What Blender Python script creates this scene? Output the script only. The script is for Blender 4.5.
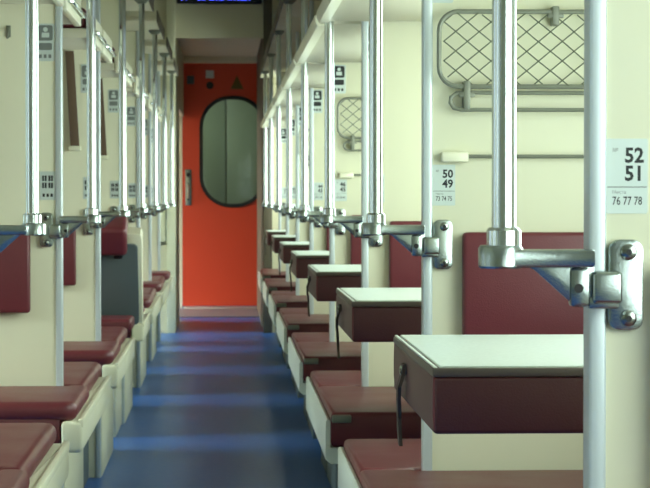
import bpy, bmesh, math, random
from mathutils import Vector, Matrix
random.seed(7)
for o in list(bpy.data.objects):
    bpy.data.objects.remove(o)
scene = bpy.context.scene
C = scene.collection
R = math.radians

# ------------------------------------------------------------------ camera
P0, PITCH = 2.23, 1.77                 # first partition in view, bay pitch (m)
def PY(k): return P0 + PITCH * (k - 1) - (0.055 if k == 1 else 0)
cam_data = bpy.data.cameras.new('camera')
cam = bpy.data.objects.new('camera', cam_data); C.objects.link(cam)
cam.location = (0, 0, 0.938)
cam.rotation_euler = (R(90 - 1.216), 0, R(-2.56))
cam_data.sensor_fit = 'HORIZONTAL'; cam_data.sensor_width = 36
cam_data.lens = 36 * 2261 / 650
cam_data.clip_start = 0.05; cam_data.clip_end = 100
cam_data.dof.use_dof = True
cam_data.dof.focus_distance = 3.2
cam_data.dof.aperture_fstop = 36
scene.camera = cam

# ------------------------------------------------------------------ world, daylight, exposure
w = bpy.data.worlds.new('world'); scene.world = w; w.use_nodes = True
w.node_tree.nodes['Background'].inputs[0].default_value = (0.75, 0.85, 0.95, 1)
w.node_tree.nodes['Background'].inputs[1].default_value = 0.7
scene.view_settings.view_transform = 'Standard'
scene.view_settings.look = 'None'
scene.view_settings.gamma = 1
scene.view_settings.use_curve_mapping = False
scene.view_settings.exposure = 1.0

WALL_L, WALL_R = -2.25, 0.90
Y_BACK, Y_END, Y_DOOR = -3.1, 15.5, 18.9
bays = [PY(k) + PITCH / 2 for k in range(-1, 8)] + [Y_END - 0.57]       # bay centres, from behind the camera to the end wall
WIN_W, WIN_Z0, WIN_Z1 = 1.10, 0.76, 1.62

def daylight(x, y, z, sx, sz, rot_z, tilt, power, col):
    d = bpy.data.lights.new('daylight', 'AREA'); d.shape = 'RECTANGLE'
    d.size = sx; d.size_y = sz; d.energy = power; d.color = col
    o = bpy.data.objects.new('daylight', d); C.objects.link(o)
    o.location = (x, y, z); o.rotation_euler = (R(90 - tilt), 0, rot_z)
for yb in bays:        # overcast sky standing outside each carriage window, on both sides
    daylight(WALL_L - 0.62, yb, 2.22, 1.6, 1.2, R(-90), 60, 330, (0.90, 1.0, 0.98))
    daylight(WALL_R + 0.004, yb, 1.10, 1.02, 0.62, R(90), 0, 8.5, (0.84, 1.0, 0.91))
daylight(WALL_L - 0.60, Y_DOOR - 0.95, 1.95, 1.2, 1.2, R(-90), 42, 170, (1, 0.97, 0.92))    # lobby window
daylight(-0.95, Y_DOOR + 0.75, 1.3, 0.7, 0.9, R(-90), 0, 1.2, (0.9, 1, 0.93))             # vestibule window
sd = bpy.data.lights.new('sun', 'SUN'); sd.energy = 1.5; sd.angle = R(22); sd.color = (0.86, 0.94, 1.0)
so = bpy.data.objects.new('sun', sd); C.objects.link(so)
so.rotation_euler = Vector((2.0, 1.5, -1.15)).to_track_quat('-Z', 'Y').to_euler()

# ------------------------------------------------------------------ materials
MATS = {}
def srgb(r, g, b):
    f = lambda c: (c / 255 / 12.92) if c / 255 <= 0.04045 else ((c / 255 + 0.055) / 1.055) ** 2.4
    return (f(r), f(g), f(b), 1)
def mat(name, rgb, rough=0.5, metal=0.0, noise=0.0, nscale=30, bump=0.0, bscale=200, spec=0.5, emit=None, estr=1.0, coat=0.0, rough_noise=0.0):
    m = bpy.data.materials.new(name); m.use_nodes = True
    nt = m.node_tree; b = nt.nodes['Principled BSDF']
    col = srgb(*rgb)
    b.inputs['Base Color'].default_value = col
    b.inputs['Roughness'].default_value = rough
    b.inputs['Metallic'].default_value = metal
    b.inputs['Specular IOR Level'].default_value = spec
    b.inputs['Coat Weight'].default_value = coat
    tc = nt.nodes.new('ShaderNodeTexCoord')
    if noise > 0:
        n = nt.nodes.new('ShaderNodeTexNoise'); n.inputs['Scale'].default_value = nscale; n.inputs['Detail'].default_value = 4
        nt.links.new(tc.outputs['Object'], n.inputs['Vector'])
        mx = nt.nodes.new('ShaderNodeMix'); mx.data_type = 'RGBA'
        mx.inputs['A'].default_value = tuple(c * (1 - noise) for c in col[:3]) + (1,)
        mx.inputs['B'].default_value = tuple(min(1, c * (1 + noise)) for c in col[:3]) + (1,)
        nt.links.new(n.outputs['Fac'], mx.inputs['Factor'])
        nt.links.new(mx.outputs['Result'], b.inputs['Base Color'])
        if rough_noise > 0:
            mr = nt.nodes.new('ShaderNodeMapRange')
            mr.inputs['To Min'].default_value = max(0, rough - rough_noise); mr.inputs['To Max'].default_value = rough + rough_noise
            nt.links.new(n.outputs['Fac'], mr.inputs['Value']); nt.links.new(mr.outputs['Result'], b.inputs['Roughness'])
    if bump > 0:
        n2 = nt.nodes.new('ShaderNodeTexNoise'); n2.inputs['Scale'].default_value = bscale; n2.inputs['Detail'].default_value = 3
        nt.links.new(tc.outputs['Object'], n2.inputs['Vector'])
        bp = nt.nodes.new('ShaderNodeBump'); bp.inputs['Strength'].default_value = bump; bp.inputs['Distance'].default_value = 0.002
        nt.links.new(n2.outputs['Fac'], bp.inputs['Height']); nt.links.new(bp.outputs['Normal'], b.inputs['Normal'])
    if emit:
        b.inputs['Emission Color'].default_value = srgb(*emit); b.inputs['Emission Strength'].default_value = estr
    MATS[name] = m; return m
mat('cream', (232, 231, 203), 0.42, noise=0.02, nscale=6)
mat('cream_plastic', (236, 235, 208), 0.35)
mat('white_trim', (226, 234, 226), 0.3)
mat('alu', (205, 216, 219), 0.32, metal=0.35)
mat('chrome', (214, 222, 222), 0.16, metal=1.0)
mat('cast', (164, 174, 172), 0.26, metal=1.0, noise=0.06, nscale=60, bump=0.12, bscale=500)
mat('steel_dark', (128, 132, 118), 0.45, metal=0.3)
mat('screw', (150, 156, 150), 0.25, metal=1.0)
mat('black', (18, 18, 18), 0.5)
mat('burgundy', (106, 42, 50), 0.38, noise=0.12, nscale=9, bump=0.25, bscale=420, rough_noise=0.08)
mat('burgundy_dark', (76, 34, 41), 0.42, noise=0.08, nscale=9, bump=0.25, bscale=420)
mat('rim', (92, 82, 76), 0.4)
mat('laminate', (208, 220, 213), 0.3, noise=0.16, nscale=190)
mat('net_cord', (92, 100, 78), 0.7)
mat('plate', (206, 218, 212), 0.4)
mat('ink', (30, 34, 34), 0.6)
mat('grey_ink', (120, 128, 124), 0.6)
mat('slate', (92, 104, 106), 0.55, noise=0.05, nscale=5)
mat('brown', (104, 84, 66), 0.6)
mat('under', (208, 205, 182), 0.5, noise=0.03, nscale=5)
mat('wall', (222, 217, 188), 0.55, noise=0.03, nscale=4)
mat('ceil', (224, 219, 192), 0.6, noise=0.02, nscale=4)
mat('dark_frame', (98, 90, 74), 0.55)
mat('red_door', (206, 70, 42), 0.38, noise=0.04, nscale=3)
mat('rubber', (22, 24, 22), 0.5)
mat('sill', (196, 200, 196), 0.35, metal=0.5)
mat('lobby_lit_floor', (112, 108, 112), 0.5, noise=0.08, nscale=30)
mat('strap', (70, 58, 50), 0.6)
mat('green_grey', (104, 118, 88), 0.5)
mat('led', (40, 50, 200), 0.5, emit=(60, 80, 255), estr=3.0)
mat('sticker_green', (96, 84, 28), 0.6)
# floor: blue linoleum with faint mottling and scuffs
def floor_mat():
    m = mat('floor', (38, 90, 162), 0.34, noise=0.10, nscale=35, bump=0.06, bscale=60, spec=0.45, rough_noise=0.05)
    return m
floor_mat()
def glass_mat():
    m = bpy.data.materials.new('glass'); m.use_nodes = True
    nt = m.node_tree; nt.nodes.clear()
    out = nt.nodes.new('ShaderNodeOutputMaterial')
    t = nt.nodes.new('ShaderNodeBsdfTransparent'); t.inputs[0].default_value = (0.90, 0.93, 0.90, 1)
    g = nt.nodes.new('ShaderNodeBsdfGlossy'); g.inputs['Roughness'].default_value = 0.05
    fr = nt.nodes.new('ShaderNodeFresnel'); fr.inputs[0].default_value = 1.45
    mx = nt.nodes.new('ShaderNodeMixShader')
    nt.links.new(fr.outputs[0], mx.inputs[0]); nt.links.new(t.outputs[0], mx.inputs[1]); nt.links.new(g.outputs[0], mx.inputs[2])
    nt.links.new(mx.outputs[0], out.inputs[0]); MATS['glass'] = m
glass_mat()

# ------------------------------------------------------------------ helpers
def box(bm, x0, x1, y0, y1, z0, z1, bev=0.0, seg=2):
    n0 = set(bm.verts)
    r = bmesh.ops.create_cube(bm, size=1.0)
    M = Matrix.Translation(((x0 + x1) / 2, (y0 + y1) / 2, (z0 + z1) / 2)) @ Matrix.Diagonal((abs(x1 - x0), abs(y1 - y0), abs(z1 - z0), 1))
    bmesh.ops.transform(bm, matrix=M, verts=r['verts'])
    if bev > 0:
        es = list({e for v in r['verts'] for e in v.link_edges})
        bmesh.ops.bevel(bm, geom=es, offset=bev, segments=seg, affect='EDGES', profile=0.5)
def frame_of(d):
    d = d.normalized(); up = Vector((0, 0, 1)) if abs(d.z) < 0.9 else Vector((1, 0, 0))
    a = d.cross(up).normalized(); return a, d.cross(a).normalized()
def tube(bm, pts, r, n=12, closed=False, caps=True):
    pts = [Vector(p) for p in pts]; rings = []
    N = len(pts); prev = None
    for i, p in enumerate(pts):
        if closed: d = pts[(i + 1) % N] - pts[i - 1]
        else: d = pts[min(i + 1, N - 1)] - pts[max(i - 1, 0)]
        d.normalize()
        if prev is None: a, b = frame_of(d)
        else:
            a = prev - d * prev.dot(d); a.normalize(); b = d.cross(a).normalized()
        prev = a
        rr = r[i] if isinstance(r, (list, tuple)) else r
        rings.append([bm.verts.new(p + (a * math.cos(2 * math.pi * j / n) + b * math.sin(2 * math.pi * j / n)) * rr) for j in range(n)])
    for i in range(N if closed else N - 1):
        A, B = rings[i], rings[(i + 1) % N]
        for j in range(n):
            bm.faces.new((A[j], A[(j + 1) % n], B[(j + 1) % n], B[j]))
    if caps and not closed:
        bm.faces.new(rings[0][::-1]); bm.faces.new(rings[-1])
def prism(bm, poly, axis, a0, a1, bev=0.0, seg=2):
    """extrude 2-D polygon: axis 'z' -> poly is (x, y); 'y' -> (x, z); 'x' -> (y, z)"""
    def mk(p, a):
        return {'z': (p[0], p[1], a), 'y': (p[0], a, p[1]), 'x': (a, p[0], p[1])}[axis]
    A = [bm.verts.new(mk(p, a0)) for p in poly]; B = [bm.verts.new(mk(p, a1)) for p in poly]
    fs = [bm.faces.new(A), bm.faces.new(B[::-1])]
    n = len(poly)
    for i in range(n): fs.append(bm.faces.new((A[i], B[i], B[(i + 1) % n], A[(i + 1) % n])))
    bmesh.ops.recalc_face_normals(bm, faces=fs)
    if bev > 0:
        es = list({e for f in fs[:2] for e in f.edges})
        bmesh.ops.bevel(bm, geom=es, offset=bev, segments=seg, affect='EDGES', profile=0.5)
def rrect(x0, x1, y0, y1, r, n=5):
    out = []
    for cx, cy, a0 in ((x1 - r, y1 - r, 0), (x0 + r, y1 - r, 90), (x0 + r, y0 + r, 180), (x1 - r, y0 + r, 270)):
        for i in range(n + 1):
            a = R(a0 + 90 * i / n); out.append((cx + r * math.cos(a), cy + r * math.sin(a)))
    return out
def finish(bm, name, material, parent=None, loc=None, smooth=True, ang=38):
    bmesh.ops.recalc_face_normals(bm, faces=bm.faces[:])
    for f in bm.faces: f.smooth = smooth
    for e in bm.edges:
        e.smooth = not (len(e.link_faces) == 2 and e.calc_face_angle(0) > R(ang))
    me = bpy.data.meshes.new(name); bm.to_mesh(me); bm.free()
    me.materials.append(MATS[material])
    o = bpy.data.objects.new(name, me); C.objects.link(o)
    if parent: o.parent = parent
    if loc: o.location = loc
    return o
def bx(name, material, x0, x1, y0, y1, z0, z1, bev=0.0, parent=None, seg=2):
    bm = bmesh.new(); box(bm, x0, x1, y0, y1, z0, z1, bev, seg); return finish(bm, name, material, parent)
def tag(o, label, cat, group=None):
    o['label'] = label; o['category'] = cat
    if group: o['group'] = group
    return o
def thing(name, loc, label=None, cat=None, group=None):
    o = bpy.data.objects.new(name, None); C.objects.link(o); o.location = loc; o.empty_display_size = 0.05
    if label: tag(o, label, cat, group)
    return o
def copy_tree(o, parent=None):
    c = o.copy(); C.objects.link(c)
    if parent: c.parent = parent
    for ch in [q for q in o.children]: copy_tree(ch, c)
    return c
def repeat(proto, ks, k0, labels, used=[None]):
    """proto stands at partition k0; put one at each partition in ks"""
    outs = []
    base = proto.location.copy()
    for k in ks:
        o = proto if k == k0 else copy_tree(proto)
        o.location = (base.x, base.y + PY(k) - PY(k0), base.z)
        o['label'] = labels(k); outs.append(o)
    return outs
def structure(o, label=None):
    o['kind'] = 'structure'
    return o
ORD = {1: 'first', 2: 'second', 3: 'third', 4: 'fourth', 5: 'fifth', 6: 'sixth', 7: 'seventh', 8: 'eighth'}

# ------------------------------------------------------------------ shell
def wall_with_windows(name, x0, x1):
    bm = bmesh.new()
    ya, yb = Y_BACK, Y_END
    box(bm, x0, x1, ya, yb, 0, WIN_Z0); box(bm, x0, x1, ya, yb, WIN_Z1, 2.62)
    y = ya
    for c in bays:
        box(bm, x0, x1, y, c - WIN_W / 2, WIN_Z0, WIN_Z1); y = c + WIN_W / 2
    box(bm, x0, x1, y, yb, WIN_Z0, WIN_Z1)
    return structure(finish(bm, name, 'cream'))
structure(bx('floor', 'floor', WALL_L - 0.08, WALL_R + 0.08, Y_BACK - 0.08, Y_DOOR + 1.4, -0.05, 0))
wl = wall_with_windows('wall_left', WALL_L - 0.08, WALL_L)
wr = wall_with_windows('wall_right', WALL_R, WALL_R + 0.08)
n = 1
for side, x in ((-1, WALL_L), (1, WALL_R)):
    for c in bays:
        wn = thing('window_%d' % n, (x + side * 0.03, c, WIN_Z0)); structure(wn); n += 1
        bm = bmesh.new(); h = WIN_Z1 - WIN_Z0; hw = WIN_W / 2
        for (a, b, c0, c1) in ((-hw, hw, 0, 0.035), (-hw, hw, h - 0.035, h), (-hw, -hw + 0.035, 0.035, h - 0.035), (hw - 0.035, hw, 0.035, h - 0.035)):
            box(bm, -0.02, 0.02, a, b, c0, c1, 0.004)
        finish(bm, 'window_frame', 'alu', wn)
        bx('pane', 'glass', -0.003, 0.003, -hw + 0.03, hw - 0.03, 0.03, h - 0.03, parent=wn)
structure(bx('wall_back', 'cream', WALL_L - 0.08, WALL_R + 0.08, Y_BACK - 0.08, Y_BACK, 0, 2.62))
# arched ceiling
bm = bmesh.new()
N = 16; prof = []
for i in range(N + 1):
    x = WALL_L - 0.08 + (WALL_R - WALL_L + 0.16) * i / N
    u = (x - (WALL_L + WALL_R) / 2) / ((WALL_R - WALL_L + 0.16) / 2)
    prof.append((x, 2.42 + 0.26 * math.sqrt(max(0, 1 - u * u * 0.98))))
prism(bm, prof + [(WALL_R + 0.08, 2.80), (WALL_L - 0.08, 2.80)], 'y', Y_BACK - 0.08, Y_END + 0.06)
structure(finish(bm, 'ceiling', 'ceil'))
# end wall of the saloon with the opening to the passage
XL, XR, ZH = -0.335, 0.275, 2.02
structure(bx('wall_end_left', 'wall', WALL_L, XL, Y_END, Y_END + 0.06, 0, 2.66))
structure(bx('wall_end_right', 'wall', XR, WALL_R, Y_END, Y_END + 0.06, 0, 2.66))
structure(bx('wall_end_header', 'wall', XL, XR, Y_END, Y_END + 0.06, ZH, 2.66))
structure(bx('trim_1', 'cream', XL - 0.055, XL + 0.004, Y_END - 0.03, Y_END, 0, 2.3, 0.004))
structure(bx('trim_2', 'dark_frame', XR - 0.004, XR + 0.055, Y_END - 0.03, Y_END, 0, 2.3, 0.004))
Y_LOB = 17.0
structure(bx('wall_passage_left', 'wall', XL - 0.06, XL, Y_END + 0.06, Y_LOB, 0, 2.16))
structure(bx('wall_lobby_back', 'wall', WALL_L, XL - 0.06, Y_LOB - 0.06, Y_LOB, 0, 2.16))
structure(bx('wall_lobby_door', 'wall', WALL_L, -0.347, Y_DOOR, Y_DOOR + 0.05, 0, 2.16))
bm = bmesh.new()
box(bm, WALL_L - 0.08, WALL_L, Y_LOB - 0.06, Y_DOOR + 0.05, 0, WIN_Z0); box(bm, WALL_L - 0.08, WALL_L, Y_LOB - 0.06, Y_DOOR + 0.05, WIN_Z1, 2.16)
box(bm, WALL_L - 0.08, WALL_L, Y_LOB - 0.06, Y_DOOR - 1.45, WIN_Z0, WIN_Z1); box(bm, WALL_L - 0.08, WALL_L, Y_DOOR - 0.45, Y_DOOR + 0.05, WIN_Z0, WIN_Z1)
structure(finish(bm, 'wall_lobby_left', 'wall'))
structure(bx('wall_lobby_added_shade', 'wall', XL - 0.06, XL, Y_LOB, Y_DOOR, 1.60, 2.10))  # added above the lobby opening to shade the passage ceiling and door top
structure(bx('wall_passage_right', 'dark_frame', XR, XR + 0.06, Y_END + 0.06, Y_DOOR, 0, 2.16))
structure(bx('ceiling_passage', 'ceil', WALL_L - 0.08, XR + 0.30, Y_END + 0.06, Y_DOOR + 0.05, 2.10, 2.16))

# ------------------------------------------------------------------ red end door
dr = thing('door_1', (0.075, Y_DOOR, 0)); structure(dr)
ZT = 2.045
wcz, whw, whh = 1.308, 0.275, 0.462     # window centre height and half sizes
def ring(bm, outer, inner, y0, y1):
    V = {}
    for tagn, poly in (('o', outer), ('i', inner)):
        for yy in (0, 1): V[tagn, yy] = [bm.verts.new((p[0], (y0, y1)[yy], p[1])) for p in poly]
    n_ = len(outer)
    for i in range(n_):
        j = (i + 1) % n_
        bm.faces.new((V['o', 0][i], V['o', 0][j], V['i', 0][j], V['i', 0][i]))
        bm.faces.new((V['o', 1][i], V['i', 1][i], V['i', 1][j], V['o', 1][j]))
        bm.faces.new((V['o', 0][i], V['o', 1][i], V['o', 1][j], V['o', 0][j]))
        bm.faces.new((V['i', 0][i], V['i', 0][j], V['i', 1][j], V['i', 1][i]))
oval = rrect(-whw, whw, wcz - whh, wcz + whh, 0.255, 10)
def to_rect(p, x0, x1, z0, z1, cz):
    dx, dz = p[0], p[1] - cz
    s = 1e9
    if dx > 1e-9: s = min(s, x1 / dx)
    if dx < -1e-9: s = min(s, x0 / dx)
    if dz > 1e-9: s = min(s, (z1 - cz) / dz)
    if dz < -1e-9: s = min(s, (z0 - cz) / dz)
    return (dx * s, cz + dz * s)
poly = []
for p in oval: poly.append(to_rect(p, -0.42, 0.42, 0.02, ZT, wcz))
# exact corners: snap the nearest point
for cx in (-0.42, 0.42):
    for cz_ in (0.02, ZT):
        i = min(range(len(poly)), key=lambda q: (poly[q][0] - cx) ** 2 + (poly[q][1] - cz_) ** 2); poly[i] = (cx, cz_)
bm = bmesh.new(); ring(bm, poly, oval, 0, 0.045); finish(bm, 'leaf', 'red_door', dr)
inn = rrect(-whw + 0.026, whw - 0.026, wcz - whh + 0.026, wcz + whh - 0.026, 0.23, 10)
out = rrect(-whw - 0.004, whw + 0.004, wcz - whh - 0.004, wcz + whh + 0.004, 0.259, 10)
bm = bmesh.new(); ring(bm, out, inn, -0.012, 0.03); finish(bm, 'window_seal', 'rubber', dr)
bm = bmesh.new(); prism(bm, rrect(-whw + 0.02, whw - 0.02, wcz - whh + 0.02, wcz + whh - 0.02, 0.235, 10), 'y', 0.012, 0.02); finish(bm, 'pane', 'glass', dr)
lk = bx('lock_plate', 'cast', -0.398, -0.345, -0.006, 0, 0.86, 1.16, 0.002, dr)
bm = bmesh.new(); tube(bm, [(-0.37, -0.006, 1.115), (-0.37, -0.02, 1.115)], 0.016); finish(bm, 'keyhole', 'black', lk)
bm = bmesh.new(); tube(bm, [(-0.372, -0.006, 1.04), (-0.372, -0.04, 1.03), (-0.372, -0.045, 0.99), (-0.372, -0.04, 0.92), (-0.372, -0.006, 0.91)], 0.009, 8); finish(bm, 'pull_handle', 'chrome', lk)
bx('warning_sticker', 'slate', -0.382, -0.322, -0.002, 0, 1.87, 1.94, 0, dr)
bx('warning_sticker', 'plate', -0.225, -0.158, -0.002, 0, 1.92, 1.985, 0, dr)
bm = bmesh.new(); tube(bm, [(-0.19, -0.003, 1.86), (-0.19, 0, 1.86)], 0.032, 20); finish(bm, 'warning_sticker', 'black', dr)
bm = bmesh.new(); prism(bm, [(-0.02, 1.83), (0.09, 1.83), (0.035, 1.945)], 'y', -0.002, 0); finish(bm, 'warning_sticker', 'sticker_green', dr)
bm = bmesh.new()
box(bm, XL, XR, Y_DOOR - 0.03, Y_DOOR - 0.003, ZT, 2.10, 0.003)
structure(finish(bm, 'trim_3', 'wall'))
structure(bx('floor_lobby', 'lobby_lit_floor', WALL_L, XR, Y_LOB + 0.5, Y_DOOR - 0.16, 0, 0.004))  # added grey sheet; its tone stands in for the daylit lobby floor
structure(bx('trim_4', 'sill', XL, XR, Y_DOOR - 0.16, Y_DOOR - 0.002, 0, 0.014, 0.003))
# vestibule behind the door glass
structure(bx('wall_vestibule', 'green_grey', -1.0, 1.0, Y_DOOR + 1.3, Y_DOOR + 1.36, 0, 2.3))
structure(bx('wall_vestibule_right', 'green_grey', 0.9, 0.96, Y_DOOR + 0.05, Y_DOOR + 1.3, 0, 2.3))
structure(bx('ceiling_vestibule', 'ceil', -1.0, 1.0, Y_DOOR + 0.05, Y_DOOR + 1.36, 2.3, 2.34))
d2 = thing('door_2', (0.02, Y_DOOR + 1.3, 0)); structure(d2)
for s in (-1, 1):
    lf = bx('leaf', 'green_grey', 0.006 if s > 0 else -0.40, 0.40 if s > 0 else -0.006, -0.03, -0.002, 0.02, 2.0, 0.004, d2)
# LED running-text display over the opening
ld = thing('led_display', (-0.03, Y_END, 2.25), 'black running text display with blue letters above the passage opening', 'display')
bx('housing', 'black', -0.29, 0.29, -0.05, -0.0, 0, 0.16, 0.006, ld)
random.seed(3)
bm = bmesh.new()
for i in range(46):
    for j in range(7):
        if random.random() < 0.5: box(bm, -0.26 + i * 0.0113, -0.253 + i * 0.0113, -0.052, -0.050, 0.022 + j * 0.014, 0.030 + j * 0.014)
finish(bm, 'lit_dots', 'led', ld)

# ------------------------------------------------------------------ partitions
def make_partition(sx, xe, xw, k):
    """xe = aisle edge |x|, xw = wall |x|"""
    rt = thing('partition', (sx * xe, PY(k), 0))
    a, b = sorted((sx * 0.015, sx * (xw - xe)))
    bx('panel', 'cream', a, b, 0, 0.026, 0, 1.742, 0.001, rt)
    a, b = sorted((0, sx * 0.0172))
    bm = bmesh.new(); prism(bm, rrect(a, b, -0.005, 0.032, 0.0035, 3), 'z', 0, 1.742); finish(bm, 'edge_profile', 'alu', rt)
    return rt
pr = make_partition(1, 0.3525, WALL_R, 1); tag(pr, '', 'partition', 'partitions of the side table row')
RN = {1: '52 51', 2: '50 49'}
def rwhich(k):
    return ('the 52 51 sign' if k == 1 else 'the 50 49 sign' if k == 2 else None)
def lab_pr(k):
    if k <= 2: return 'cream partition with pale metal edge, carrying %s' % rwhich(k)
    return 'cream partition of the side table row, %s after the 50 49 one toward the red door' % ORD[k - 2]
repeat(pr, range(1, 9), 1, lab_pr)
pl = make_partition(-1, 0.41, -WALL_L, 2); tag(pl, '', 'partition', 'partitions of the compartment row')
repeat(pl, range(2, 9), 2, lambda k: 'wide cream partition of the berth compartments, %s counting toward the red door' % ORD[k - 1])

# ------------------------------------------------------------------ grab poles
def make_pole(sx, xpost, xe, k):
    X = lambda v: sx * v
    rt = thing('grab_pole', (0, PY(k), 0.808))
    ax, ay = xpost, -0.024
    Z0 = 0.806
    # bolted plate on the panel face
    pa, pb = sorted((X(xe + 0.023), X(xe + 0.057)))
    bm = bmesh.new(); prism(bm, rrect(pa, pb, 0.0, 0.088, 0.011, 5), 'y', -0.009, 0.0, 0.002)
    plate = finish(bm, 'wall_plate', 'cast', rt)
    for zz in (0.012, 0.076):
        bm = bmesh.new()
        cx = (pa + pb) / 2 + X(0.002)
        tube(bm, [(cx, -0.009, zz), (cx, -0.0115, zz), (cx, -0.0130, zz)], [0.0078, 0.0078, 0.0055], 14)
        s = finish(bm, 'screw', 'screw', plate)
        bm = bmesh.new(); tube(bm, [(cx, -0.0131, zz), (cx, -0.0134, zz)], 0.0032, 6)
        # recess: dark hexagon socket
        h = finish(bm, 'screw_socket', 'black', plate)
    # block wrapping round the panel edge
    bm = bmesh.new()
    a, b = sorted((X(xe + 0.003), X(xe + 0.032)))
    box(bm, a, b, -0.036, -0.006, 0.027, 0.058, 0.004, 3)
    a, b = sorted((X(xe + 0.0), X(xe + 0.030)))
    box(bm, a, b, -0.032, -0.006, 0.022, 0.034, 0.003, 2)
    finish(bm, 'clamp_block', 'cast', rt)
    # arm with gusset below
    bm = bmesh.new()
    poly = [(xe + 0.006, 0.079), (xe + 0.006, 0.025), (xe - 0.014, 0.026), (xe - 0.052, 0.060), (xe - 0.06, 0.063), (xe - 0.06, 0.079)]
    prism(bm, [(X(p[0]), p[1]) for p in poly], 'y', -0.029, -0.019, 0.0015)
    finish(bm, 'gusset', 'cast', rt)
    bm = bmesh.new()
    # dog-bone plan of the arm: wide at both ends, waisted
    xa, xb = ax, xe + 0.004
    L = xb - xa; pts = []
    for i in range(13):
        t = i / 12; hw = 0.0155 + 0.0035 * (2 * t - 1) ** 2
        pts.append((xa + L * t, ay - hw))
    for i in range(13):
        t = 1 - i / 12; hw = 0.0125 + 0.0035 * (2 * t - 1) ** 2
        pts.append((xa + L * t, ay + hw))
    prism(bm, [(X(p[0]), p[1]) for p in pts], 'z', 0.062, 0.079, 0.003)
    finish(bm, 'arm', 'cast', rt)
    bm = bmesh.new()
    a, b = sorted((X(xe - 0.018), X(xe + 0.001)))
    box(bm, a, b, -0.033, -0.017, 0.024, 0.062, 0.004, 2)
    lug = finish(bm, 'lug', 'cast', rt)
    bm = bmesh.new(); tube(bm, [(X(xe - 0.010), -0.033, 0.042), (X(xe - 0.010), -0.0345, 0.042)], 0.0045, 10); finish(bm, 'screw', 'black', lug)
    # round end and collar
    bm = bmesh.new()
    tube(bm, [(X(ax - 0.003), ay, z) for z in (0.061, 0.063, 0.080, 0.083)], [0.0195, 0.0215, 0.0215, 0.0195], 28)
    finish(bm, 'arm_end', 'cast', rt)
    bm = bmesh.new()
    tube(bm, [(X(ax), ay, z) for z in (0.082, 0.097, 0.100)], [0.0166, 0.0166, 0.0142], 28)
    finish(bm, 'collar', 'chrome', rt)
    bm = bmesh.new(); tube(bm, [(X(ax), ay, z) for z in (0.09, 0.936)], 0.0116, 28); finish(bm, 'pole', 'chrome', rt)
    bm = bmesh.new(); tube(bm, [(X(ax), ay, z) for z in (0.916, 0.930, 0.9365)], [0.016, 0.03, 0.03], 20); finish(bm, 'top_flange', 'steel_dark', rt)
    return rt
gr = make_pole(1, 0.2672, 0.348, 1); tag(gr, '', 'pole', 'grab poles along the side table row')
def lab_gr(k):
    if k <= 2: return ('chrome grab pole on a cast arm, bolted below the 52 51 sign' if k == 1 else 'chrome grab pole held by a bracket between net shelf and burgundy backrest')
    return 'chrome grab pole of the side table row, %s counting from the 52 51 sign' % ORD[k]
repeat(gr, range(1, 9), 1, lab_gr)
gl = make_pole(-1, 0.335, 0.41, 2); tag(gl, '', 'pole', 'grab poles along the berth compartments')
repeat(gl, range(2, 9), 2, lambda k: 'chrome grab pole on the berth compartment partitions, %s counting toward the red door' % ORD[k - 1])

# ------------------------------------------------------------------ number signs
def text_mesh(s, size, x, z, parent, y=-0.0012, m='ink', bold=0.0, align='LEFT', sx=1.0):
    cu = bpy.data.curves.new('digits', 'FONT'); cu.body = s; cu.size = size; cu.offset = bold; cu.align_x = align; cu.resolution_u = 2
    tmp = bpy.data.objects.new('digits_tmp', cu); C.objects.link(tmp)
    dg = bpy.context.evaluated_depsgraph_get()
    me = bpy.data.meshes.new_from_object(tmp.evaluated_get(dg))
    bpy.data.objects.remove(tmp)
    me.transform(Matrix.Translation((x, y, z)) @ Matrix.Rotation(R(90), 4, 'X') @ Matrix.Diagonal((sx, 1, 1, 1)))
    me.materials.clear(); me.materials.append(MATS[m])
    o = bpy.data.objects.new('digits', me); C.objects.link(o); o.parent = parent
    return o
def number_sign(k):
    a = 54 - 2 * k
    s0 = 76 - 3 * (k - 1)
    rt = thing('number_sign', (0.3695, PY(k), 0.921))
    bm = bmesh.new(); prism(bm, rrect(0, 0.0405, 0, 0.0725, 0.002, 3), 'y', -0.001, 0); finish(bm, 'plate', 'plate', rt)
    text_mesh(str(a), 0.0200, 0.0368, 0.0497, rt, bold=0.0006, align='RIGHT', sx=0.95)
    text_mesh(str(a - 1), 0.0200, 0.0368, 0.0322, rt, bold=0.0006, align='RIGHT', sx=0.95)
    bm = bmesh.new(); box(bm, 0.001, 0.0395, -0.0014, -0.001, 0.0252, 0.0262); finish(bm, 'rule', 'grey_ink', rt)
    text_mesh('Места', 0.0045, 0.0058, 0.0192, rt, m='grey_ink')
    text_mesh('№', 0.0055, 0.006, 0.0595, rt, m='grey_ink')
    text_mesh('%d %d %d' % (s0, s0 + 1, s0 + 2), 0.0115, 0.0205, 0.0085, rt, align='CENTER', sx=0.72, bold=0.0001)
    if k == 1: l = 'small white berth sign reading 52 51 above 76 77 78'
    elif k == 2: l = 'small white berth sign reading 50 49'
    else: l = 'small white berth sign on the side table row, %s after the 50 49 sign' % ORD[k - 2]
    tag(rt, l, 'sign', 'berth number signs')
for k in range(1, 9): number_sign(k)
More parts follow.
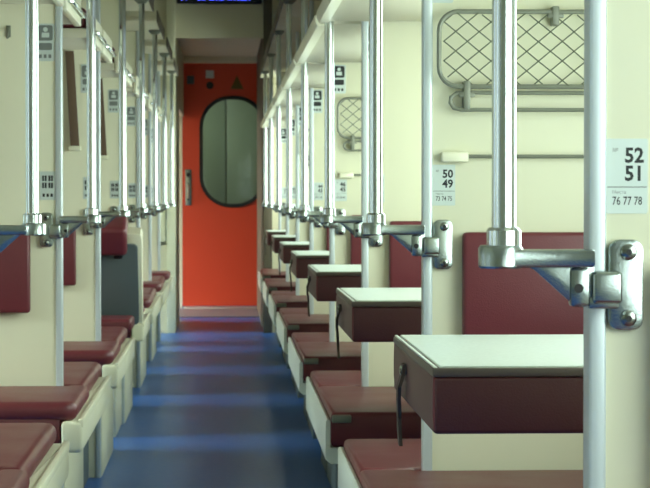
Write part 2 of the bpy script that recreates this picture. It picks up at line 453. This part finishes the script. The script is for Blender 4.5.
# compartment side signs (figures too small to read: dark strokes)
sg = thing('number_sign', (-0.467, PY(2), 0.928))
bm = bmesh.new(); prism(bm, rrect(0, 0.0405, 0, 0.0725, 0.002, 3), 'y', -0.001, 0); finish(bm, 'plate', 'plate', sg)
bm = bmesh.new()
for zz in (0.048, 0.030):
    for xx in (0.006, 0.0125, 0.022, 0.0285): box(bm, xx, xx + 0.0048, -0.0014, -0.001, zz, zz + 0.014)
for xx in (0.007, 0.017, 0.027): box(bm, xx, xx + 0.006, -0.0014, -0.001, 0.008, 0.016)
finish(bm, 'figures', 'ink', sg)
tag(sg, '', 'sign', 'berth number signs of the compartments')
repeat(sg, range(2, 9), 2, lambda k: 'small grey berth sign on the %s wide compartment partition toward the red door' % ORD[k - 1])

# pictogram plaques under the upper berths
def make_plaque(x0):
    rt = thing('pictogram_plaque', (x0, PY(2), 1.28))
    bm = bmesh.new(); prism(bm, rrect(0, 0.045, 0, 0.095, 0.004, 3), 'y', -0.0015, 0); finish(bm, 'plate', 'plate', rt)
    bm = bmesh.new(); prism(bm, rrect(0.004, 0.041, 0.052, 0.091, 0.006, 4), 'y', -0.002, -0.0015)
    prism(bm, rrect(0.006, 0.039, 0.028, 0.046, 0.004, 3), 'y', -0.002, -0.0015)
    for xx in (0.006, 0.018, 0.030): box(bm, xx, xx + 0.007, -0.002, -0.0015, 0.008, 0.017)
    g = finish(bm, 'pictogram', 'ink', rt)
    bm = bmesh.new()
    tube(bm, [(0.0225, -0.0024, 0.080), (0.0225, -0.002, 0.080)], 0.006, 12); box(bm, 0.013, 0.032, -0.0024, -0.002, 0.060, 0.072, 0)
    finish(bm, 'pictogram_figure', 'plate', rt)
    return rt
pq = make_plaque(0.3615); tag(pq, '', 'plaque', 'pictogram plaques below the side berths')
repeat(pq, range(2, 9), 2, lambda k: 'small pictogram plaque high on the partition with the 50 49 sign' if k == 2 else 'small pictogram plaque high on the side row partition, %s after the 50 49 one' % ORD[k - 2])
pq2 = make_plaque(-0.474)
for ch in pq2.children:
    if ch.name.startswith('pictogram'): ch.data.materials[0] = MATS['grey_ink' if ch.name.split('.')[0] == 'pictogram' else 'plate']
tag(pq2, '', 'plaque', 'pictogram plaques of the compartments')
pq2.location.y = PY(3)
repeat(pq2, range(3, 9), 3, lambda k: 'small dark pictogram plaque high on the %s wide compartment partition' % ORD[k - 1])

# ------------------------------------------------------------------ folded luggage nets and towel rails (every other partition)
def make_net(k):
    rt = thing('folded_net_shelf', (0, PY(k), 1.09))
    x0, x1, z0, z1, r = 0.379, 0.83, 0.041, 0.173, 0.034
    yf = -0.024
    fr = rrect(x0, x1, z0, z1, r, 6)
    bm = bmesh.new(); tube(bm, [(p[0], yf, p[1]) for p in fr], 0.0042, 8, closed=True); finish(bm, 'frame', 'steel_dark', rt)
    lo = [(x1, yf, 0.032), (x0 + 0.04, yf, 0.032)]
    bm = bmesh.new()
    pts = [(0.80, yf, 0.030), (0.43, yf, 0.030), (0.41, yf, 0.029), (0.400, yf, 0.022), (0.399, yf, 0.012), (0.405, yf, 0.003), (0.418, yf, 0.0), (0.80, yf, 0.0)]
    tube(bm, pts, 0.0036, 8); finish(bm, 'hinge_rod', 'steel_dark', rt)
    # cords: two diagonal families clipped to the frame
    bm = bmesh.new()
    def inside(x, z):
        if not (x0 < x < x1 and z0 < z < z1): return False
        cx = min(max(x, x0 + r), x1 - r); cz = min(max(z, z0 + r), z1 - r)
        return (x - cx) ** 2 + (z - cz) ** 2 <= r * r
    step = 0.042; random.seed(5)
    for sgn in (1, -1):
        c = -0.6
        while c < 1.6:
            pts = []
            for i in range(60):
                x = x0 + (x1 - x0) * i / 59
                z = (x - c) * 0.82 if sgn > 0 else (c - x) * 0.82
                if inside(x, z): pts.append((x, yf + 0.004 * math.sin(i * 0.5) * (1 if sgn > 0 else -1), z))
            if len(pts) > 2:
                if True:
                    pts = [pts[0]] + pts[1:-1:3] + [pts[-1]]
                    tube(bm, pts, 0.0012, 5)
            c += step
    finish(bm, 'net', 'net_cord', rt)
    for xc, zc, hh in ((0.428, 0.026, 0.05), (0.585, 0.166, 0.034)):
        bm = bmesh.new()
        box(bm, xc - 0.006, xc + 0.006, yf - 0.006, 0, zc - hh / 2, zc + hh / 2, 0.002)
        box(bm, xc - 0.014, xc + 0.014, yf - 0.005, yf + 0.005, zc - 0.004, zc + 0.004, 0.002)
        finish(bm, 'clip', 'steel_dark', rt)
    return rt
nt_ = make_net(2); tag(nt_, '', 'net', 'folded net shelves')
repeat(nt_, (2, 4, 6), 2, lambda k: 'folded net shelf with cord mesh above the 50 49 sign' if k == 2 else 'folded net shelf with cord mesh, %s one after the 50 49 sign' % ORD[(k - 2) // 2])
rl = thing('towel_rail', (0, PY(2), 0.998))
bm = bmesh.new(); box(bm, 0.384, 0.432, -0.022, 0, 0, 0.018, 0.004); finish(bm, 'bracket', 'cream_plastic', rl)
bm = bmesh.new(); tube(bm, [(0.43, -0.014, 0.010), (0.83, -0.014, 0.010)], 0.0034, 8); finish(bm, 'rail', 'steel_dark', rl)
bm = bmesh.new(); box(bm, 0.825, 0.86, -0.022, 0, 0, 0.018, 0.004); finish(bm, 'bracket', 'cream_plastic', rl)
tag(rl, '', 'rail', 'towel rails')
repeat(rl, (2, 4, 6), 2, lambda k: 'thin grey towel rail with cream bracket beside the 50 49 sign' if k == 2 else 'thin towel rail with cream bracket, %s after the one beside the 50 49 sign' % ORD[(k - 2) // 2])

# ------------------------------------------------------------------ backrests
def make_back(x0, x1, k, z0, z1):
    a, b = sorted((x0, x1))
    rt = thing('seat_backrest', ((a + b) / 2, PY(k), z0)); h = (b - a) / 2
    bx('pad', 'burgundy', -h, h, -0.034, -0.006, 0, z1 - z0, 0.008, rt, 3)
    bx('backing_board', 'burgundy_dark', -h + 0.01, h - 0.01, -0.006, 0, 0.01, z1 - z0 - 0.01, 0.0, rt)
    return rt
br = make_back(0.421, 0.86, 2, 0.62, 0.874); tag(br, '', 'backrest', 'burgundy backrests of the side seats')
repeat(br, range(1, 9), 2, lambda k: 'burgundy padded backrest on the partition with the 52 51 sign' if k == 1 else 'burgundy padded backrest behind the table by the net shelf partition' if k == 2 else 'burgundy padded backrest in the side row, %s after the one by the 50 49 sign' % ORD[k - 2])
bl = make_back(-0.49, -2.15, 3, 0.642, 0.855); tag(bl, '', 'backrest', 'burgundy backrests in the compartments')
repeat(bl, (2, 3, 4, 6, 7, 8), 3, lambda k: 'long burgundy padded backrest on the %s wide compartment partition' % ORD[k - 1])

# ------------------------------------------------------------------ side seats
def side_seat(kind, k):
    """front: before the partition (toward the camera end), rear: behind it"""
    rt = thing('side_seat', (0.228, PY(k), 0))
    xe = 0.349 - 0.228 - 0.006; xw = 0.65
    if kind == 'front':
        y0, y1, yn = -0.70, -0.008, 0.012
    else:
        y0, y1, yn = 0.52, 0.034, 0.015
    # cushion with a tongue running past the partition edge
    bm = bmesh.new()
    poly = [(0.012, y0), (xw, y0), (xw, y1), (xe, y1), (xe, yn), (0.012, yn)]
    prism(bm, poly, 'z', 0.372, 0.452, 0.012, 3)
    finish(bm, 'cushion', 'burgundy', rt)
    a, b = sorted((y0, yn))
    bm = bmesh.new(); prism(bm, [(0, 0.345), (0.012, 0.335), (0.05, 0.335), (0.05, 0.371), (0.011, 0.371), (0.011, 0.432), (0.004, 0.436), (0, 0.43)], 'y', a + 0.003, b - 0.001)
    finish(bm, 'front_trim', 'white_trim', rt)
    bx('base', 'slate', 0.115, xw, min(y0 * 0.86, y1), max(y0 * 0.86, y1), 0, 0.35, 0.002, rt)  # slate here is painted shade: a cream base darkened under the trim
    bx('seat_board', 'slate', 0.05, xw, min(y0 * 0.97, y1), max(y0 * 0.97, y1), 0.3505, 0.3715, 0.0, rt)
    if kind == 'front':
        bm = bmesh.new(); box(bm, 0.014, 0.058, y0 - 0.006, y0 + 0.004, 0.428, 0.446, 0.003)
        finish(bm, 'hinge', 'steel_dark', rt)
    return rt
sf = side_seat('front', 2); tag(sf, '', 'seat', 'burgundy side seats')
repeat(sf, range(1, 9), 2, lambda k: 'burgundy side seat in front of the partition with the 52 51 sign' if k == 1 else 'burgundy side seat against the partition with the net shelf and 50 49 sign' if k == 2 else 'burgundy side seat on the face of the %s partition after the 50 49 sign' % ORD[k - 2])
sr = side_seat('rear', 2); tag(sr, '', 'seat', 'burgundy side seats')
repeat(sr, range(1, 9), 2, lambda k: 'burgundy side seat behind the partition with the 52 51 sign' if k == 1 else 'burgundy side seat directly behind the partition with the net shelf' if k == 2 else 'burgundy side seat behind the %s side row partition after the 50 49 sign' % ORD[k - 2])

# ------------------------------------------------------------------ side tables
tb = thing('folding_table', (0.262, P0 + 0.885, 0.645))
hy = 0.321
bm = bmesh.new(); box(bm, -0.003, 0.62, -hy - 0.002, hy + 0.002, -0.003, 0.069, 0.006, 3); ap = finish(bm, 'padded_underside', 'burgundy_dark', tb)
bm = bmesh.new()
for yy in (-hy + 0.001, hy - 0.001):
    tube(bm, [(0.0, yy, 0.002), (-0.0015, yy, 0.02), (-0.0015, yy, 0.045), (-0.001, yy, 0.068)], 0.0022, 6)
finish(bm, 'piping', 'burgundy', ap)
bm = bmesh.new(); box(bm, -0.004, 0.625, -hy - 0.003, hy + 0.003, 0.068, 0.0795, 0.003, 2); finish(bm, 'edge_band', 'rim', tb)
bm = bmesh.new(); box(bm, 0.006, 0.620, -hy + 0.002, hy - 0.002, 0.0785, 0.0815, 0.001, 1); top = finish(bm, 'table_top', 'laminate', tb)
bm = bmesh.new(); box(bm, -0.002, 0.0022, -hy, hy, 0.079, 0.0812, 0.0005, 1); finish(bm, 'edge_strip', 'white_trim', tb)
bm = bmesh.new()
ys = 0.09
cl = [(-0.006, ys + 0.006, 0.054), (-0.007, ys + 0.002, 0.04), (-0.013, ys, 0.022), (-0.012, ys + 0.02, 0.002), (-0.009, ys + 0.05, -0.012), (-0.007, ys + 0.075, -0.03), (-0.006, ys + 0.08, -0.05), (-0.005, ys + 0.075, -0.070)]
prev = None
for p in cl:
    q = [bm.verts.new((p[0] + dx, p[1] + dy, p[2])) for dx, dy in ((-0.003, -0.014), (-0.003, 0.014), (0.002, 0.014), (0.002, -0.014))]
    if prev:
        for i in range(4): bm.faces.new((prev[i], prev[(i + 1) % 4], q[(i + 1) % 4], q[i]))
    else: bm.faces.new(q[::-1])
    prev = q
bm.faces.new(prev)
st = finish(bm, 'strap', 'strap', tb)
bm = bmesh.new(); tube(bm, [(-0.002, ys, 0.045), (-0.011, ys, 0.045), (-0.013, ys, 0.045)], [0.007, 0.007, 0.004], 12); finish(bm, 'rivet', 'screw', st)
tag(tb, '', 'table', 'fold-down tables of the side row')
TB_LABEL = lambda k: 'white topped fold-down table between the 52 51 and 50 49 partitions' if k == 1 else 'white topped fold-down table, %s after the one between the 52 51 and 50 49 partitions' % ORD[k - 1]
for k in range(1, 8):
    o = tb if k == 1 else copy_tree(tb)
    o.location.y = P0 + 0.885 + PITCH * (k - 1); o['label'] = TB_LABEL(k)

# ------------------------------------------------------------------ upper side berths and luggage shelves
ub = thing('upper_berth', (0.235, PY(2), 1.38))
bx('board', 'under', 0.014, 0.645, 0.05, 1.72, 0, 0.02, 0.002, ub)
bm = bmesh.new(); prism(bm, [(0, 0.006), (0.006, -0.004), (0.03, -0.004), (0.03, 0.0), (0.014, 0.0), (0.014, 0.024), (0, 0.024)], 'y', 0.05, 1.72); finish(bm, 'front_trim', 'cream_plastic', ub)
bx('cushion', 'burgundy', 0.05, 0.64, 0.07, 1.70, 0.0205, 0.065, 0.012, ub, 3)
tag(ub, '', 'berth', 'upper side berths')
repeat(ub, range(2, 8), 2, lambda k: 'upper side berth with pale underside, %s one counting from the 50 49 sign' % ORD[k - 1])
ls = thing('luggage_shelf', (0.25, PY(1), 1.745))
bx('board', 'wall', 0, 0.645, -0.88, 0.88, 0, 0.02, 0.003, ls)
bx('front_rail', 'dark_frame', -0.006, 0.0, -0.88, 0.88, -0.004, 0.05, 0.002, ls)
tag(ls, '', 'shelf', 'luggage shelves over the side berths')
repeat(ls, range(1, 9), 1, lambda k: 'luggage shelf on top of the %s grab pole counting from the 52 51 sign' % ORD[k])

# ------------------------------------------------------------------ compartment berths
def low_berth(kind, k):
    rt = thing('lower_berth', (-0.33, PY(k), 0))
    xw = -1.90; xe = -(0.41 - 0.33) + 0.006
    if kind == 'front': y0, y1, yn = -0.48, -0.008, 0.012
    else: y0, y1, yn = 0.83, 0.034, 0.015
    bm = bmesh.new()
    sg_ = 1 if y0 < 0 else -1; rc = 0.035
    xc_ = -0.014 if kind == 'front' else -0.024
    arc = [(xc_ - rc + rc * math.cos(R(t)), y0 + sg_ * (rc - rc * math.sin(R(t)))) for t in range(0, 91, 15)]
    poly = [(xc_, yn)] + arc + [(xw, y0), (xw, y1), (xe, y1), (xe, yn)]
    prism(bm, poly, 'z', 0.410, 0.457, 0.02, 4)
    a, b = sorted((y0 * 0.99, y1))
    box(bm, xw, -0.052, a, b, 0.352, 0.425, 0.01, 2)
    finish(bm, 'cushion', 'burgundy', rt)
    a, b = sorted((y0, yn))
    bm = bmesh.new()
    prism(bm, rrect(-0.05, 0.0, a - 0.004, b - 0.001, 0.008, 3), 'z', 0.338, 0.412, 0.010, 3)
    box(bm, -0.012, 0.002, a - 0.002, b - 0.002, 0.397, 0.417, 0.004)
    finish(bm, 'front_trim', 'cream_plastic', rt)
    yb = y0 * 0.97
    bx('base', 'slate' if kind == 'front' else 'cream', xw, -0.078 if kind == 'rear' else -0.12, min(yb, y1), max(yb, y1), 0, 0.342, 0.002, rt)  # front base in slate: shade of the gap under the berth, put into colour
    return rt
lf_ = low_berth('front', 3); tag(lf_, '', 'berth', 'lower berths of the compartments')
repeat(lf_, (2, 3, 4, 6, 7, 8), 3, lambda k: 'burgundy lower berth with cream end trim, under the backrest of the %s wide partition' % ORD[k - 1])
lr_ = low_berth('rear', 2); tag(lr_, '', 'berth', 'lower berths of the compartments')
repeat(lr_, range(2, 8), 2, lambda k: 'burgundy lower berth with cream end trim, behind the %s wide compartment partition' % ORD[k - 1])

# raised lower berth showing its grey underside
rb = thing('raised_berth', (-0.33, 9.20, 0.42), 'lower berth tipped up to show its grey underside and burgundy pad', 'berth')
tilt = Matrix.Rotation(R(24), 4, 'X')
def tilted(bm): bmesh.ops.transform(bm, matrix=tilt, verts=bm.verts[:])
bm = bmesh.new(); prism(bm, rrect(-1.85, -0.014, 0.0, 0.36, 0.02, 4), 'y', -0.012, 0.0, 0.002); tilted(bm); finish(bm, 'underside_board', 'slate', rb)
bm = bmesh.new(); prism(bm, [(-0.075, 0.0), (0.0, 0.0), (0.004, 0.38), (-0.002, 0.40), (-0.075, 0.40)], 'y', 0.001, 0.07, 0.006); tilted(bm); finish(bm, 'end_trim', 'cream_plastic', rb)
bm = bmesh.new(); box(bm, -1.85, -0.076, 0.001, 0.08, 0.0, 0.40, 0.012); tilted(bm); finish(bm, 'cushion', 'burgundy', rb)
bm = bmesh.new(); box(bm, -1.82, -0.055, -0.055, 0.10, 0.325, 0.448, 0.02, 3); tilted(bm); hd = finish(bm, 'folded_pad', 'burgundy', rb)
bm = bmesh.new(); box(bm, -0.11, -0.075, -0.022, -0.0121, 0.30, 0.34, 0.006); tilted(bm); finish(bm, 'latch', 'black', rb)
bx('seat_pad', 'burgundy', -1.85, -0.03, -0.40, -0.06, -0.0115, 0.038, 0.014, rb, 3)
bx('storage_box', 'cream', -1.85, -0.09, -0.40, 0.085, -0.42, -0.012, 0.003, rb)

# upper berths of the compartments
def up_berth(kind, k):
    rt = thing('upper_berth', (-0.40, PY(k), 1.42))
    y0, y1 = (-0.60, -0.05) if kind == 'front' else (0.04, 0.62)
    bx('board', 'under', -1.80, -0.02, y0, y1, 0, 0.03, 0.002, rt)
    bm = bmesh.new(); prism(bm, rrect(-0.02, 0.0, y0, y1, 0.006, 3), 'z', -0.006, 0.075, 0.003); finish(bm, 'end_trim', 'cream_plastic', rt)
    bx('cushion', 'burgundy', -1.80, -0.021, y0 + 0.01, y1 - 0.01, 0.0305, 0.095, 0.014, rt, 3)
    bm = bmesh.new(); tube(bm, [(0.004, y0 + 0.03, 0.02), (0.012, y0 + 0.04, 0.02), (0.012, y1 - 0.04, 0.02), (0.004, y1 - 0.03, 0.02)], 0.006, 8); finish(bm, 'end_rail', 'chrome', rt)
    return rt
uf = up_berth('front', 3); tag(uf, '', 'berth', 'upper berths of the compartments')
repeat(uf, range(2, 9), 3, lambda k: 'upper compartment berth with cream end, on the face of the %s wide partition' % ORD[k - 1])
ur = up_berth('rear', 2); tag(ur, '', 'berth', 'upper berths of the compartments')
repeat(ur, range(2, 8), 2, lambda k: 'upper compartment berth with cream end, behind the %s wide partition' % ORD[k - 1])
l2 = thing('luggage_shelf', (-0.31, PY(2), 1.745))
bx('board', 'wall', -1.90, 0, -0.6, 0.6, 0, 0.022, 0.003, l2)
bx('end_rail', 'dark_frame', 0.0, 0.006, -0.6, 0.6, -0.004, 0.05, 0.002, l2)
tag(l2, '', 'shelf', 'luggage shelves over the compartments')
repeat(l2, range(2, 9), 2, lambda k: 'luggage shelf over the compartments, on top of the %s compartment grab pole' % ORD[k - 1])

# brown straps hanging below the upper berths
hs = thing('hanging_strap', (-0.50, PY(3), 1.10))
bm = bmesh.new(); prism(bm, [(-0.024, 0.318), (0.004, 0.318), (0.022, 0.0), (-0.008, 0.0)], 'y', -0.018, -0.010, 0.002); finish(bm, 'band', 'brown', hs)
bm = bmesh.new(); box(bm, -0.014, 0.026, -0.022, -0.0, -0.012, 0.004, 0.003); finish(bm, 'buckle', 'cream_plastic', hs)
tag(hs, '', 'strap', 'brown straps below the upper berths')
hs.location.y = PY(4)
repeat(hs, range(4, 9), 4, lambda k: 'brown strap hanging below the upper berth on the %s wide partition' % ORD[k - 1])
# coat hook
hk = thing('coat_hook', (-0.545, PY(3), 1.34), 'small dark coat hook high on the second wide compartment partition', 'hook')
bx('hook_plate', 'steel_dark', -0.006, 0.006, -0.003, 0, 0, 0.03, 0.001, hk)
bm = bmesh.new(); tube(bm, [(0, -0.003, 0.022), (0, -0.02, 0.016), (0, -0.026, 0.004), (0, -0.022, -0.004)], 0.003, 8); finish(bm, 'prong', 'steel_dark', hk)
# hinged flap on the end wall
fp = thing('wall_flap', (-0.435, Y_END, 0.625), 'small cream flap with grey rounded outline on the end wall', 'flap')
bm = bmesh.new(); prism(bm, rrect(-0.035, 0.035, 0, 0.23, 0.012, 4), 'y', -0.018, 0, 0.003); finish(bm, 'flap_panel', 'cream', fp)
bm = bmesh.new(); tube(bm, [(p[0], -0.014, p[1]) for p in rrect(-0.04, 0.04, -0.005, 0.235, 0.015, 4)], 0.006, 6, closed=True); finish(bm, 'outline', 'steel_dark', fp)
